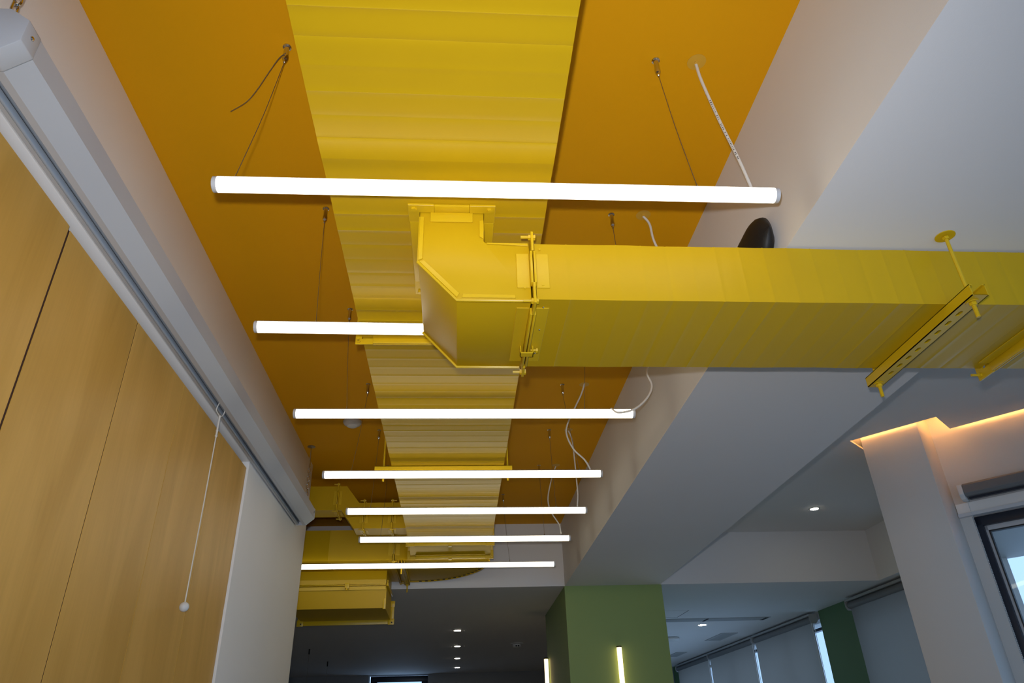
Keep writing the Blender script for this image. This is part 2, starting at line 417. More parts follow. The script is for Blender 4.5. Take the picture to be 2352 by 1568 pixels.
for i, (d0, d1) in enumerate(bays):
    nm = 'window_%d' % (1 if i == 0 else 7+i)
    t = thing(nm, 'dark framed window beside the white pillar' if i == 0 else 'dark framed window further along the slanting wall', 'window', OB(NW+0.1, (d0+d1)/2, WZ0)); del t['category']; t['kind'] = ST
    f = MB(OB)
    f.box(NW+0.03, NW+0.10, d0, d1, WZ1-0.055, WZ1); f.box(NW+0.03, NW+0.10, d0, d1, WZ0, WZ0+0.06)
    f.box(NW+0.03, NW+0.10, d1-0.036, d1, WZ0, WZ1); f.box(NW+0.03, NW+0.10, d0, d0+0.036, WZ0, WZ1)
    f.build('frame', 'frame_dark', t, bevel=0.003)
    g = MB(OB)
    g.box(NW+0.06, NW+0.085, d0+0.036, d1-0.036, WZ1-0.085, WZ1-0.055); g.box(NW+0.06, NW+0.085, d1-0.052, d1-0.036, WZ0+0.06, WZ1-0.055); g.box(NW+0.06, NW+0.085, d0+0.036, d0+0.062, WZ0+0.06, WZ1-0.055)
    g.build('sash', 'frame_light', t, bevel=0.002)
    g = MB(OB)
    g.box(NW+0.055, NW+0.09, d0+0.062, d1-0.052, WZ1-0.093, WZ1-0.085); g.box(NW+0.055, NW+0.09, d1-0.059, d1-0.052, WZ0+0.06, WZ1-0.085)
    g.build('gasket', 'ink', t)
    MB(OB).box(NW+0.068, NW+0.076, d0+0.06, d1-0.05, WZ0+0.06, WZ1-0.083).build('pane', 'glass', t)
    portal(OB(NW+0.2, (d0+d1)/2, (WZ0+WZ1)/2), (D_[0], D_[1], 0), (-N_[0], -N_[1], 0), d1-d0, WZ1-WZ0)
t = thing('window_13', 'window in the wall behind the camera', 'window', (3.0, YB-0.15, -1.45)); del t['category']; t['kind'] = ST
f = MB()
for x in (-0.9, 0.84, 2.58, 4.32, 6.04): f.box(x, x+0.06, YB-0.2, YB-0.12, -1.5, 1.18)
f.box(-0.9, 6.1, YB-0.2, YB-0.12, -1.5, -1.44); f.box(-0.9, 6.1, YB-0.2, YB-0.12, 1.12, 1.18)
f.build('frame', 'frame_dark', t)
MB().box(-0.88, 6.08, YB-0.165, YB-0.155, -1.46, 1.14).build('pane', 'glass', t)
portal((2.6, YB-0.26, -0.16), (1, 0, 0), (0, 1, 0), 7.0, 2.68)
# lining strips under the blind, above the window
MB(OB).box(NW-0.035, NW, -9.0, 1.036, 1.155, 1.175).build('trim_2', 'frame_light', kind=ST)
MB(OB).box(NW-0.018, NW, -9.0, 1.036, 1.176, 1.238).build('trim_3', 'white', kind=ST)
# unseen slab added outside the slanting wall, cuts upward light through its windows
MB().prism([OB(NW+0.31, -9.0, 0)[:2], OB(NW+9, -9.0, 0)[:2], OB(NW+9, 0.8, 0)[:2], OB(NW+0.31, 1.3, 0)[:2]], 'z', ZF-0.12, ZF-0.02).build('ground', 'terrace', kind=ST)
# outside eave over the window
MB(OB).prism([(NW+0.31, -9.0), (6.95, -9.0), (6.95, 1.28), (NW+0.31, 1.02)], 'z', 1.20, 1.3).build('eave', 'eave', kind=ST)
# near roller blind, rolled up
t = thing('roller_blind', 'dark grey rolled-up blind above the slanting window beside the white pillar', 'blind', OB(NW-0.06, 0.2, 1.25))
MB(OB).prism([(NW-0.105, 1.275), (NW-0.10, 1.325), (NW-0.08, 1.338), (NW, 1.338), (NW, 1.258), (NW-0.09, 1.258)], 'y', -0.60, 0.950).build('cassette', 'blind_case', t, bevel=0.004)
MB(OB).prism([(NW-0.11, 1.27), (NW-0.105, 1.33), (NW, 1.345), (NW, 1.245), (NW-0.06, 1.235), (NW-0.09, 1.245)], 'y', 0.951, 0.978).build('end_bracket', 'plastic_white', t, bevel=0.003)
MB(OB).box(NW-0.06, NW-0.035, -0.58, 0.940, 1.244, 1.258).build('bottom_bar', 'frame_dark', t)
c = MB(OB)
bz = 1.245
while bz > -0.3:
    c.lathe([(0.0012, 0), (0.0034, 0.003), (0.0012, 0.006)], (NW-0.05, 0.957, bz), (0, 0, -1), 6); bz -= 0.0088
c.build('bead_chain', 'plastic_white', t)
# cove light strips lying on the ceiling edge
k = 0
for bx, lb in (((NM-0.06, NM-0.035, -6.2, DA-0.06), 'warm light strip hidden in the ceiling slot along the window'),
               ((NE-0.06, NE-0.035, DA+0.02, DT-0.02), 'warm light strip hidden in the ceiling slot before the white pillar'),
               ((NE+0.05, NM-0.02, DA-0.06, DA-0.035), 'short warm light strip in the ceiling slot right of the white pillar'),
               ((NE+0.03, NM-0.02, DT+0.035, DT+0.06), 'short warm light strip in the ceiling slot left of the white pillar')):
    MB(OB).box(*bx, ZR+0.0125, ZR+0.026).build('light_strip', 'cove_glow', label=lb, cat='light strip')

# ------------------------------------------------------------------ ducts
def nut(parent, p, ax, r=0.011, h=0.009, name='nut', m_='yellow_trim'):
    return MB().lathe([(r, 0), (r, h)], p, ax, 6).build(name, m_, parent, bevel=0.001, seg=1, smooth=20)
def bolt(parent, p, ax, r=0.0045, L=0.05, m_='yellow_trim'):
    a = Vector(ax).normalized(); p = Vector(p)
    q = MB().lathe([(0.0085, 0), (0.0085, 0.006)], p-a*0.010, a, 6)
    q.lathe([(r, 0), (r, L)], p-a*0.004, a, 8)
    q.lathe([(0.0085, 0), (0.0085, 0.007)], p+a*0.003, a, 6)
    return q.build('bolt', m_, parent, smooth=20)
def stations(a, b, rect, step=0.0735, first=None, amp=0.0009, und=0.0012, skip=0.03, ku=0.15):
    """cross beads every step on a sheet that bulges gently in long soft waves"""
    out = []; u0, u1, w0, w1 = rect
    ph = [random.uniform(0, 6.28) for _ in range(3)]
    def wave(t): return und*(0.6*math.sin(t*2*math.pi/0.43+ph[0])+0.45*math.sin(t*2*math.pi/0.27+ph[1])+0.3*math.sin(t*2*math.pi/0.16+ph[2]))
    def put(t, o):
        o += wave(t)*min(1, (t-a)/0.08, (b-t)/0.08)
        out.append((t, u0-o*ku, u1+o*ku, w0-o, w1+o))
    put(a, 0)
    t = (first if first is not None else a+step)
    while t < b-skip:
        if t > a+skip:
            s_ = random.choice((1, 1, 1, -1))
            put(t-0.003, 0); put(t, amp*s_*random.uniform(0.5, 1.2)); put(t+0.003, 0)
            if t+step < b-skip:
                for q in (0.25, 0.5, 0.75): put(t+step*q, 0)
        t += step
    put(b, 0)
    return out
def flange(parent, ax, pos, rect, w=0.024, cleat=0.045, sides='all', boltdir=1, clamps=(), pair=True, bl=0.045, flat_out=False):
    """bolted frame round a duct: two rails back to back, flat cleats on the sheet, corner plates, bolts"""
    u0, u1, w0, w1 = rect; c = 0.04; e = 0.0005
    def M(): return MB(T=(lambda a, b, d: (a, b, d)) if ax == 'x' else ((lambda a, b, d: (b, a, d)) if ax == 'y' else (lambda a, b, d: (b, d, a))))
    halves = ((-0.0085, -0.0012), (0.0012, 0.0085)) if pair else ((-0.004, 0.004),)
    for h0, h1 in halves:
        sgn = -1 if h0 < 0 and pair else 1
        for r in ((u0+c, u1-c, w0-w, w0-e), (u0+c, u1-c, w1+e, w1+w), (u0-w, u0-e, w0+c, w1-c), (u1+e, u1+w, w0+c, w1-c)):
            if r[1]-r[0] < 0.004 or r[3]-r[2] < 0.004: continue
            M().box(pos+h0, pos+h1, *r).build('flange_rail', 'yellow_trim', parent, bevel=0.0025)
    for s_ in ((-1, 1) if pair else (boltdir,)):
        a0, a1 = (pos-cleat, pos-0.009) if s_ < 0 else (pos+0.009, pos+cleat)
        for r in ((u0+c, u1-c, w0-0.003, w0), (u0-0.003, u0, w0+c*0.9, w1-c*0.9), (u1, u1+0.003, w0+c*0.9, w1-c*0.9)):
            if r[1]-r[0] < 0.002 or r[3]-r[2] < 0.002: continue
            M().box(a0, a1, *r).build('cleat', 'yellow_trim', parent, bevel=0.001, seg=1)
    for uu_, su in ((u0, -1), (u1, 1)):
        for ww_, sw in ((w0, -1), (w1, 1)):
            L = [(uu_+su*w*1.05, ww_+sw*w*1.05), (uu_-su*c, ww_+sw*w*1.05), (uu_-su*c, ww_+sw*0.002), (uu_+su*0.002, ww_+sw*0.002), (uu_+su*0.002, ww_-sw*c), (uu_+su*w*1.05, ww_-sw*c)]
            M().prism(L, 'x', pos-0.0035, pos+0.0035).build('corner_plate', 'yellow_trim', parent, bevel=0.0008, seg=1)
            q = Vector((pos, uu_+su*w*0.55, ww_+sw*w*0.55)); d = Vector((boltdir, 0, 0))
            T = M().T
            bolt(parent, T(*q), Vector(T(*d)), L=bl)
    for cu_, side in clamps:
        q = M()
        if side == 'w0': q.box(pos-0.02, pos+0.02, cu_-0.012, cu_+0.012, w0-w-0.006, w0-w-0.002).box(pos-0.02, pos-0.0165, cu_-0.012, cu_+0.012, w0-w-0.006, w0-w+0.02).box(pos+0.0165, pos+0.02, cu_-0.012, cu_+0.012, w0-w-0.006, w0-w+0.02)
        else:
            q.box(pos-0.02, pos+0.02, u0-w-0.006, u0-w-0.002, cu_-0.012, cu_+0.012).box(pos-0.02, pos-0.0165, u0-w-0.006, u0-w+0.02, cu_-0.012, cu_+0.012).box(pos+0.0165, pos+0.02, u0-w-0.006, u0-w+0.02, cu_-0.012, cu_+0.012)
        cl = q.build('clamp', 'yellow_trim', parent, bevel=0.001, seg=1)
        p_ = (pos+0.012, cu_, w0-w+0.010) if side == 'w0' else (pos+0.012, u0-w+0.010, cu_)
        q2 = M().lathe([(0.004, 0), (0.004, 0.016), (0.008, 0.016), (0.008, 0.022)], p_, (1, 0, 0), 6)
        q2.build('screw', 'yellow_trim', cl, smooth=20)

ZD, ZDT = 1.35, 1.60
DX0, DX1 = -0.362, 0.247
MAIN = (DX0, DX1, ZD, ZDT)
# trunk duct, near section
t = thing('trunk_duct', 'wide yellow ceiling duct overhead, nearest section above the first tube lamp', 'duct', (-0.06, 0.5, ZD), 'yellow trunk duct sections')
MB().sweep('y', stations(YB, 2.335, MAIN, first=-1.535)).build('duct_sheet', 'yellow', t, smooth=30)
flange(t, 'y', 2.345, MAIN, boltdir=-1, clamps=((-0.06, 'w0'),), bl=0.03)
t = thing('trunk_duct', 'long yellow ceiling duct section beyond the side branch, above the middle tube lamps', 'duct', (-0.06, 3.8, ZD), 'yellow trunk duct sections')
MB().sweep('y', stations(2.355, 5.37, MAIN, first=2.4265)).build('duct_sheet', 'yellow', t, smooth=30)
flange(t, 'y', 5.38, MAIN, boltdir=-1, clamps=((-0.06, 'w0'),), bl=0.03)
t = thing('trunk_duct', 'short sloping yellow duct piece between the last two flanges', 'duct', (-0.06, 5.48, 1.30), 'yellow trunk duct sections')
MB().sweep('y', [(5.39, *MAIN), (5.44, *MAIN), (5.56, DX0, DX1, 1.302, 1.55), (5.58, DX0, DX1, 1.302, 1.55)]).build('duct_sheet', 'yellow', t)
flange(t, 'y', 5.59, (DX0, DX1, 1.302, 1.55), boltdir=-1, clamps=((-0.06, 'w0'),), bl=0.03)
# curved elbow turning left
EZ0, EZ1 = 1.30, 1.535
t = thing('duct_elbow', 'curved yellow duct elbow turning left at the end of the trunk duct', 'duct elbow', (0, 6.0, EZ0))
pts = [(DX1, 5.60), (DX1, 5.74)]+[(-0.38+0.627*math.cos(math.radians(q)), 5.74+0.765*math.sin(math.radians(q))) for q in range(6, 91, 6)]+[(-0.49, 6.505), (-0.49, 5.69), (-0.42, 5.69), (-0.385, 5.675), (-0.362, 5.64), (-0.362, 5.60)]
MB().prism(pts, 'z', EZ0, EZ1).build('elbow_body', 'yellow', t)
seam = [(x, y, EZ0-0.004) for x, y in pts[1:18]]
MB().tube(seam, 0.005, 6).build('seam', 'yellow_trim', t)
for q in range(20, 88, 5):
    a = math.radians(q)
    MB().box(-0.38+0.615*math.cos(a)-0.012, -0.38+0.615*math.cos(a)+0.012, 5.74+0.753*math.sin(a)-0.004, 5.74+0.753*math.sin(a)+0.004, EZ0-0.006, EZ0-0.0005).build('lock_tab', 'dark_slot', t)
# cross duct running left from the elbow
t = thing('cross_duct', 'yellow duct running left behind the white wall end, above the last tube lamp', 'duct', (-1.6, 6.1, EZ0))
R2 = (5.69, 6.505, EZ0, EZ1)
MB().sweep('x', [(-3.6, *R2), (-2.0, *R2), (-1.004, *R2), (-1.0, 5.688, 6.506, EZ0-0.002, EZ1), (-0.996, *R2), (-0.505, *R2)]).build('duct_sheet', 'yellow', t)
flange(t, 'x', -0.497, R2, boltdir=1, bl=0.03)
# drop from the cross duct, open end towards the far room
t = thing('outlet_duct', 'yellow duct drop with flanged outlet hanging below the cross duct, beside the white wall', 'duct', (-0.95, 6.3, 1.0))
DXa, DXb = -1.33, -0.577
prof = [(6.05, 1.299), (6.035, 1.25), (6.03, 1.19), (6.03, 1.17), (6.055, 1.06), (6.06, 1.01), (6.57, 0.998), (6.57, 1.238), (6.52, 1.238), (6.52, 1.299)]
MB().prism(prof, 'x', DXa, DXb).build('duct_sheet', 'yellow', t, smooth=25)
MB().box(DXa, DXb, 6.003, 6.028, 1.174, 1.181).build('flange_rail', 'yellow_trim', t, bevel=0.002)
MB().box(DXa, DXb, 6.003, 6.028, 1.183, 1.190).build('flange_rail', 'yellow_trim', t, bevel=0.002)
MB().box(DXa, DXb, 6.024, 6.030, 1.145, 1.172).build('cleat', 'yellow_trim', t)
MB().box(DXa, DXb, 6.026, 6.032, 1.194, 1.225).build('cleat', 'yellow_trim', t)
MB().box(DXb, DXb+0.02, 6.03, 6.5, 1.174, 1.190).build('flange_rail', 'yellow_trim', t, bevel=0.002)
cl = MB().box(-0.90, -0.868, 5.996, 6.03, 1.152, 1.197).build('clamp', 'yellow_trim', t, bevel=0.002)
MB().lathe([(0.008, 0), (0.008, 0.014)], (-0.884, 6.0, 1.152), (0, 0, -1), 6).build('screw', 'yellow_trim', cl)
bolt(t, (DXb+0.014, 6.02, 1.182), (0, 0, 1), L=0.04)
MB().box(DXb-0.02, DXb+0.004, 6.05, 6.062, 1.0, 1.165).build('seam', 'yellow_trim', t, bevel=0.002)
for r in ((DXa-0.03, DXb+0.03, 0.962, 0.998), (DXa-0.03, DXa, 0.998, 1.15), (DXb, DXb+0.03, 0.998, 1.15)):
    MB().box(r[0], r[1], 6.572, 6.58, r[2], r[3]).build('flange_rail', 'yellow_trim', t, bevel=0.0015)
for x in (DXa-0.034, DXb-0.02):
    MB().box(x, x+0.054, 6.566, 6.572, 0.957, 1.005).build('corner_plate', 'yellow_trim', t, bevel=0.001)
    MB().lathe([(0.006, 0), (0.006, 0.004)], (x+0.034, 6.566, 0.975), (0, -1, 0), 8).build('rivet', 'dark_slot', t)
MB().box(DXb-0.008, DXb+0.034, 6.566, 6.572, 1.10, 1.15).build('corner_plate', 'yellow_trim', t, bevel=0.001)
# left branch with an offset, behind the wall end
t = thing('offset_duct', 'small yellow duct with a stepped offset leaving the left side of the trunk duct', 'duct', (-0.8, 5.2, 1.4))
B0, B1 = 5.13, 5.31
seg = [(-0.366, 1.392, 1.580), (-0.716, 1.392, 1.580), (-0.742, 1.392, 1.580)]
poly = [(-0.364, 1.395), (-0.742, 1.395), (-0.840, 1.530), (-2.2, 1.530), (-2.2, 1.706), (-0.812, 1.706), (-0.716, 1.582), (-0.364, 1.582)]
MB().prism(poly, 'y', B0, B1).build('duct_sheet', 'yellow', t)
flange(t, 'x', -0.475, (B0, B1, 1.395, 1.582), boltdir=1, w=0.02, cleat=0.03, bl=0.035)
flange(t, 'x', -0.675, (B0, B1, 1.395, 1.582), boltdir=-1, w=0.02, cleat=0.03, bl=0.035)
flange(t, 'x', -0.872, (B0, B1, 1.530, 1.706), boltdir=-1, w=0.02, cleat=0.03, bl=0.035)

# side branch: elbow below the trunk
FY, BY = 1.605, 1.992
t = thing('branch_elbow', 'chamfered yellow duct elbow dropping from the trunk duct into the side branch', 'duct elbow', (0.04, 1.8, 1.05))
EP = [(-0.115, ZD-0.001), (-0.115, 1.170), (-0.008, 1.050), (0.193, 1.050), (0.193, 1.236), (0.0705, 1.2375), (0.066, 1.243), (0.066, ZD-0.001)]
MB().prism(EP, 'y', FY, BY).build('elbow_body', 'yellow', t, bevel=0.002)
for y, o in ((FY, -1), (BY, 1)):
    MB().tube([(EP[1][0]-0.002, y-o*0.002, EP[1][1]), (EP[2][0], y-o*0.002, EP[2][1]-0.004), (0.188, y-o*0.002, 1.046)], 0.0045, 8).build('seam', 'yellow_trim', t)
ys = FY-0.003
def strip(poly): MB().prism(poly, 'y', FY-0.0035, FY-0.0002).build('seam_lip', 'yellow_trim', t, bevel=0.0008, seg=1)
strip([(-0.115, 1.325), (-0.103, 1.325), (-0.1035, 1.178), (-0.115, 1.172)])
strip([(0.054, 1.315), (0.066, 1.315), (0.066, 1.249), (0.054, 1.257)])
strip([(-0.113, 1.169), (-0.098, 1.172), (-0.001, 1.065), (-0.008, 1.052)])
strip([(0.005, 1.052), (0.008, 1.064), (0.15, 1.062), (0.15, 1.052)])
strip([(0.074, 1.236), (0.19, 1.236), (0.19, 1.227), (0.074, 1.232)])
MB().box(-0.118, -0.1152, FY+0.004, FY+0.012, 1.17, 1.33).build('seam_lip', 'yellow_trim', t)
flange(t, 'z', ZD-0.006, (-0.115, 0.066, FY, BY), w=0.032, cleat=0.036, boltdir=-1, pair=False, bl=0.002)
MB().box(-0.085, 0.035, FY-0.005, FY-0.0005, 1.307, 1.340).build('cleat', 'yellow_trim', t, bevel=0.001)
flange(t, 'x', 0.2, (FY, BY, 1.05, 1.236), boltdir=-1, clamps=((1.862, 'w0'),), bl=0.035)
for x, z in ((0.222, 1.215), (0.226, 1.095), (0.176, 1.085)):
    MB().lathe([(0.0035, 0), (0.003, 0.0015)], (x, FY-0.003, z), (0, -1, 0), 10).build('rivet', 'yellow_trim', t)
for x, y in ((0.228, 1.64), (0.229, 1.76), (0.229, 1.90)):
    MB().lathe([(0.0028, 0), (0.002, 0.0015)], (x, y, 1.047), (0, 0, -1), 8).build('rivet', 'chrome', t)
# side branch duct
SR = (FY, BY, 1.05, 1.236)
t = thing('branch_duct', 'yellow rectangular duct crossing the view from the chamfered elbow to the right', 'duct', (1.0, 1.8, 1.05), 'yellow side branch duct sections')
MB().sweep('x', stations(0.208, 1.725, SR, step=0.0715, first=0.298, amp=0.0008, und=0.0006, ku=0.8)).build('duct_sheet', 'yellow', t, smooth=30)
flange(t, 'x', 1.735, SR, boltdir=-1, w=0.03, bl=0.04)
t = thing('branch_duct', 'next yellow side duct section past the flange at the right edge', 'duct', (3.0, 1.8, 1.05), 'yellow side branch duct sections')
MB().sweep('x', stations(1.745, 4.6, SR, step=0.0715, amp=0.0008, und=0.0006, ku=0.8)).build('duct_sheet', 'yellow', t, smooth=30)

# strut hangers
def slot_plate(mb, L0, L1, c0, c1, z0, z1, T, first, step, n, sl=0.026, sw=0.011):
    """flat web along L with rounded slots"""
    m = 8
    cc = (c0+c1)/2
    def quad(a, b):
        mb.add([T(a, c0, z0), T(b, c0, z0), T(b, c1, z0), T(a, c1, z0), T(a, c0, z1), T(b, c0, z1), T(b, c1, z1), T(a, c1, z1)],
               [(0, 1, 2, 3), (7, 6, 5, 4), (0, 4, 5, 1), (3, 2, 6, 7)])
    last = L0
    for i in range(n):
        s0 = first+i*step; a, b = s0-step*0.4, s0+step*0.4
        if b > L1: break
        quad(last, a); last = b
        outer = []; inner = []
        for k in range(16):
            t = 2*math.pi*(k+0.5)/16; cx, cy = math.cos(t), math.sin(t)
            inner.append((s0+(sl/2-sw/2)*(1 if cx > 0 else -1)+cx*sw/2, cc+cy*sw/2))
            q = max(abs(cx), abs(cy)); outer.append((s0+cx/q*step*0.4, cc+cy/q*(c1-c0)/2))
        # snap corners
        for k in range(16):
            ox, oy = outer[k]
            outer[k] = (min(b, max(a, ox)), oy)
        cs = [(b, c1), (a, c1), (a, c0), (b, c0)]
        for k, q in zip((2, 6, 10, 14), cs): outer[k-1 if False else k] = outer[k]
        outer[1] = (b, c1); outer[6] = (a, c1); outer[9] = (a, c0); outer[14] = (b, c0)
        vs = [T(x, y, z0) for x, y in outer]+[T(x, y, z0) for x, y in inner]+[T(x, y, z1) for x, y in outer]+[T(x, y, z1) for x, y in inner]
        fs = []
        for k in range(16):
            j = (k+1) % 16
            fs += [(k, j, 16+j, 16+k), (32+k, 48+k, 48+j, 32+j), (16+k, 16+j, 48+j, 48+k), (k, 32+k, 32+j, j)]
        mb.add(vs, fs)
    quad(last, L1)
def hanger(label, ax, L0, L1, c, z1, h, rods, ceil, tip, first, step, n, group='slotted channel hangers under the yellow ducts', plate=True):
    """channel open to the top carrying a duct, hung on threaded rods; L along ax, c the centre across"""
    T = (lambda L, q, z: (q, L, z)) if ax == 'y' else (lambda L, q, z: (L, q, z))
    b = T((L0+L1)/2, c, z1-h)
    t = thing('duct_hanger', label, 'hanger', b, group)
    hw = 0.023
    m_ = MB()
    slot_plate(m_, L0, L1, c-hw, c+hw, z1-h, z1-h+0.0025, T, first, step, n)
    for s_ in (-1, 1):
        p = sorted((c+s_*hw, c+s_*(hw-0.0025)))
        a = T(L0, p[0], z1-h); d = T(L1, p[1], z1)
        m_.box(min(a[0], d[0]), max(a[0], d[0]), min(a[1], d[1]), max(a[1], d[1]), a[2], d[2])
        p = sorted((c+s_*hw, c+s_*(hw-0.009)))
        a = T(L0, p[0], z1-0.0025); d = T(L1, p[1], z1-0.0003)
        m_.box(min(a[0], d[0]), max(a[0], d[0]), min(a[1], d[1]), max(a[1], d[1]), a[2], d[2])
    m_.build('channel', 'yellow_trim', t, smooth=30)
    for r in rods:
        p = T(r, c, 0)
        rod = MB()
        rod.cyl((p[0], p[1], tip), (p[0], p[1], ceil), 0.0052, n=10)
        z = tip+0.001
        while z < tip+0.06:
            rod.lathe([(0.0052, 0), (0.0062, 0.001), (0.0052, 0.002)], (p[0], p[1], z), (0, 0, 1), 10); z += 0.0026
        rod.build('threaded_rod', 'yellow_trim', t)
        MB().lathe([(0.0165, 0), (0.0165, 0.002)], (p[0], p[1], z1-h-0.0025), (0, 0, 1), 18).build('washer', 'yellow_trim', t)
        nut(t, (p[0], p[1], z1-h-0.0115), (0, 0, 1), r=0.0105)
        if plate:
            MB().lathe([(0.027, 0), (0.027, 0.0025)], (p[0], p[1], ceil-0.003), (0, 0, 1), 24).build('ceiling_plate', 'yellow_trim', t)
            nut(t, (p[0], p[1], ceil-0.014), (0, 0, 1), r=0.010)
    return t
hanger('yellow slotted channel hanger under the side branch duct, hung from the white soffit', 'y', 1.505, 2.065, 1.388, 1.0495, 0.034, (1.541, 2.038), ZS, 0.968, 1.60, 0.0515, 8)
hanger('yellow channel hanger crossing under the trunk duct behind the fourth tube lamp', 'x', -0.452, 0.292, 3.745, 1.349, 0.032, (-0.405, 0.268), ZC, 1.27, -0.34, 0.0515, 11)
hanger('small yellow channel hanger under the cross duct beside the curved elbow', 'y', 5.69, 6.49, -0.437, 1.2985, 0.034, (5.725, 6.465), ZC, 1.20, 5.75, 0.0515, 13)

# ------------------------------------------------------------------ tube lamps
TZ, TR = 1.270, 0.0204
AX0, AX1 = -0.508, 0.587
def gripper(parent, x, y):
    g = MB().lathe([(0.0125, 0), (0.0125, 0.0025), (0.0080, 0.004), (0.0076, 0.036), (0.0086, 0.040), (0.0086, 0.050), (0.0070, 0.056), (0.0040, 0.060), (0.0036, 0.067), (0.0015, 0.069)], (x, y, ZC-0.0005), (0, 0, -1), 18)
    return g.build('cable_gripper', 'chrome', parent)
def tube_lamp(y, x0, x1, a0, a1, cordpts, label, dy=0.0, TZ=1.270, gland=True, anchors=(AX0, AX1)):
    t = thing('tube_lamp', label, 'tube lamp', ((x0+x1)/2, y, TZ-TR), 'glowing tube lamps hanging in a row under the ceiling')
    ax = Vector((x1-x0, dy, 0))
    L = ax.length
    MB().lathe([(TR, 0.012), (TR, L-0.012)], (x0, y-dy/2, TZ), ax, 32).build('diffuser', 'tube_glow', t)
    rail = MB(); vs = []; fs = []; K = 10
    ex = ax.normalized(); ey = Vector((0, 0, 1)).cross(ex); base = Vector((x0, y-dy/2, TZ))
    for e_ in (0.0125, L-0.0125):
        for r_ in (TR*1.005, TR*1.05):
            for k in range(K+1):
                a = math.radians(38+104*k/K)
                vs.append(base+ex*e_+ey*(math.cos(a)*r_)+Vector((0, 0, math.sin(a)*r_)))
    W = K+1
    for k in range(K):
        fs += [(k, k+1, W*2+k+1, W*2+k), (W+k, W*3+k, W*3+k+1, W+k+1), (k, W+k, W+k+1, k+1), (W*2+k, W*2+k+1, W*3+k+1, W*3+k)]
    fs += [(0, W*2, W*3, W), (K, W+K, W*3+K, W*2+K)]
    rail.add(vs, fs); rail.build('top_rail', 'cap', t)
    for s_ in (0, 1):
        o = (x0, y-dy/2, TZ) if s_ == 0 else (x1, y+dy/2, TZ)
        MB().lathe([(TR*0.93, 0), (TR*1.02, 0.0012), (TR*1.02, 0.0118)], o, ax if s_ == 0 else -ax, 32).build('end_cap', 'cap', t)
    for an, at in zip(anchors, (a0, a1)):
        gripper(t, an, y)
        mid = Vector(((an+at)/2+(an-at)*0.06, y, (ZC-0.066+TZ+TR)/2))
        MB().tube(smooth_path([(an, y, ZC-0.066), mid, (at, y, TZ+TR+0.008)], 5), 0.0011, 6).build('suspension_wire', 'steel_wire', t)
        MB().lathe([(0.0045, 0), (0.0045, 0.004), (0.002, 0.006), (0.0018, 0.014)], (at, y, TZ+TR-0.001), (0, 0, 1), 10).build('wire_clip', 'chrome', t)
    if gland:
        MB().lathe([(0.0285, 0), (0.0285, 0.0012), (0.007, 0.002), (0.007, 0.004)], (0.714, y, ZC-0.0003), (0, 0, -1), 28).build('cord_rose', 'rose', t)
    if cordpts:
        P = smooth_path(cordpts, 8)
        MB().tube(P, 0.0046, 10).build('power_cord', 'cord', t)
        return t, P
    return t, None
mat('rose', (0.66, 0.36, 0.03), 0.4, var=0.02)
GX = 0.714
t1, P1 = tube_lamp(1.4225, -0.628, 0.851, -0.576, 0.635, [(GX, 1.43, ZC), (GX+0.006, 1.43, 1.72), (GX+0.034, 1.432, 1.55), (0.772, 1.426, 1.40), (0.787, 1.424, TZ+TR-0.004)], 'glowing white tube lamp nearest the camera, in front of the yellow elbow', dy=-0.006)
mk = MB()
i0, i1 = int(len(P1)*0.38), int(len(P1)*0.74)
for i in range(i0, i1):
    for j in range(3):
        if random.random() < 0.8:
            p = P1[i].lerp(P1[i+1], j/3); d = (P1[i+1]-P1[i]).normalized()
            nrm = (-p - d*(-p).dot(d)).normalized(); sd = d.cross(nrm)
            h = random.uniform(0.0008, 0.0016); w_ = random.uniform(0.0012, 0.0022)
            c0 = p+nrm*0.0046
            mk.add([c0+d*h+sd*w_, c0-d*h+sd*w_, c0-d*h-sd*w_, c0+d*h-sd*w_, c0+d*h+sd*w_-nrm*0.0008, c0-d*h+sd*w_-nrm*0.0008, c0-d*h-sd*w_-nrm*0.0008, c0+d*h-sd*w_-nrm*0.0008],
                   [(0, 1, 2, 3), (4, 7, 6, 5), (0, 4, 5, 1), (1, 5, 6, 2), (2, 6, 7, 3), (3, 7, 4, 0)])
pc = [o for o in t1.children if o.name.startswith('power_cord')][0]
mk.build('printed_marking', 'ink', pc)
loose = [pz(656, 122, 1.752), pz(640, 135, 1.757), pz(615, 170, 1.765), pz(590, 207, 1.768), pz(565, 235, 1.772), pz(530, 256, 1.778)]
MB().tube(smooth_path(loose, 6), 0.0014, 6).build('loose_wire_end', 'steel_wire', t1)
tube_lamp(2.14, -0.694, 0.785, -0.493, 0.60, [(GX, 2.146, ZC), py_(1492, 515, 2.146), py_(1505, 560, 2.146), (0.80, 2.15, 1.52), (0.79, 2.145, 1.40), (0.74, 2.143, TZ+TR-0.003)], 'glowing tube lamp second from the camera, partly hidden behind the yellow elbow', dy=0.018)
tube_lamp(2.851, -0.703, 0.774, -0.482, 0.552, [(GX, 2.86, ZC), (0.80, 2.85, 1.72), (0.885, 2.83, 1.56), py_(1485, 852, 2.82), py_(1497, 885, 2.82), py_(1485, 915, 2.82), py_(1455, 940, 2.82), py_(1420, 947, 2.825), py_(1403, 938, 2.84)], 'glowing tube lamp third from the camera with a loosely looped cord')
tube_lamp(3.633, -0.706, 0.769, -0.56, 0.645, [(GX, 3.62, ZC), py_(1335, 905, 3.63), py_(1320, 937, 3.63), py_(1303, 975, 3.63), py_(1302, 1000, 3.63), py_(1318, 1032, 3.63), py_(1343, 1056, 3.64), py_(1357, 1080, 3.65)], 'glowing tube lamp fourth from the camera, in front of the yellow channel', dy=0.008)
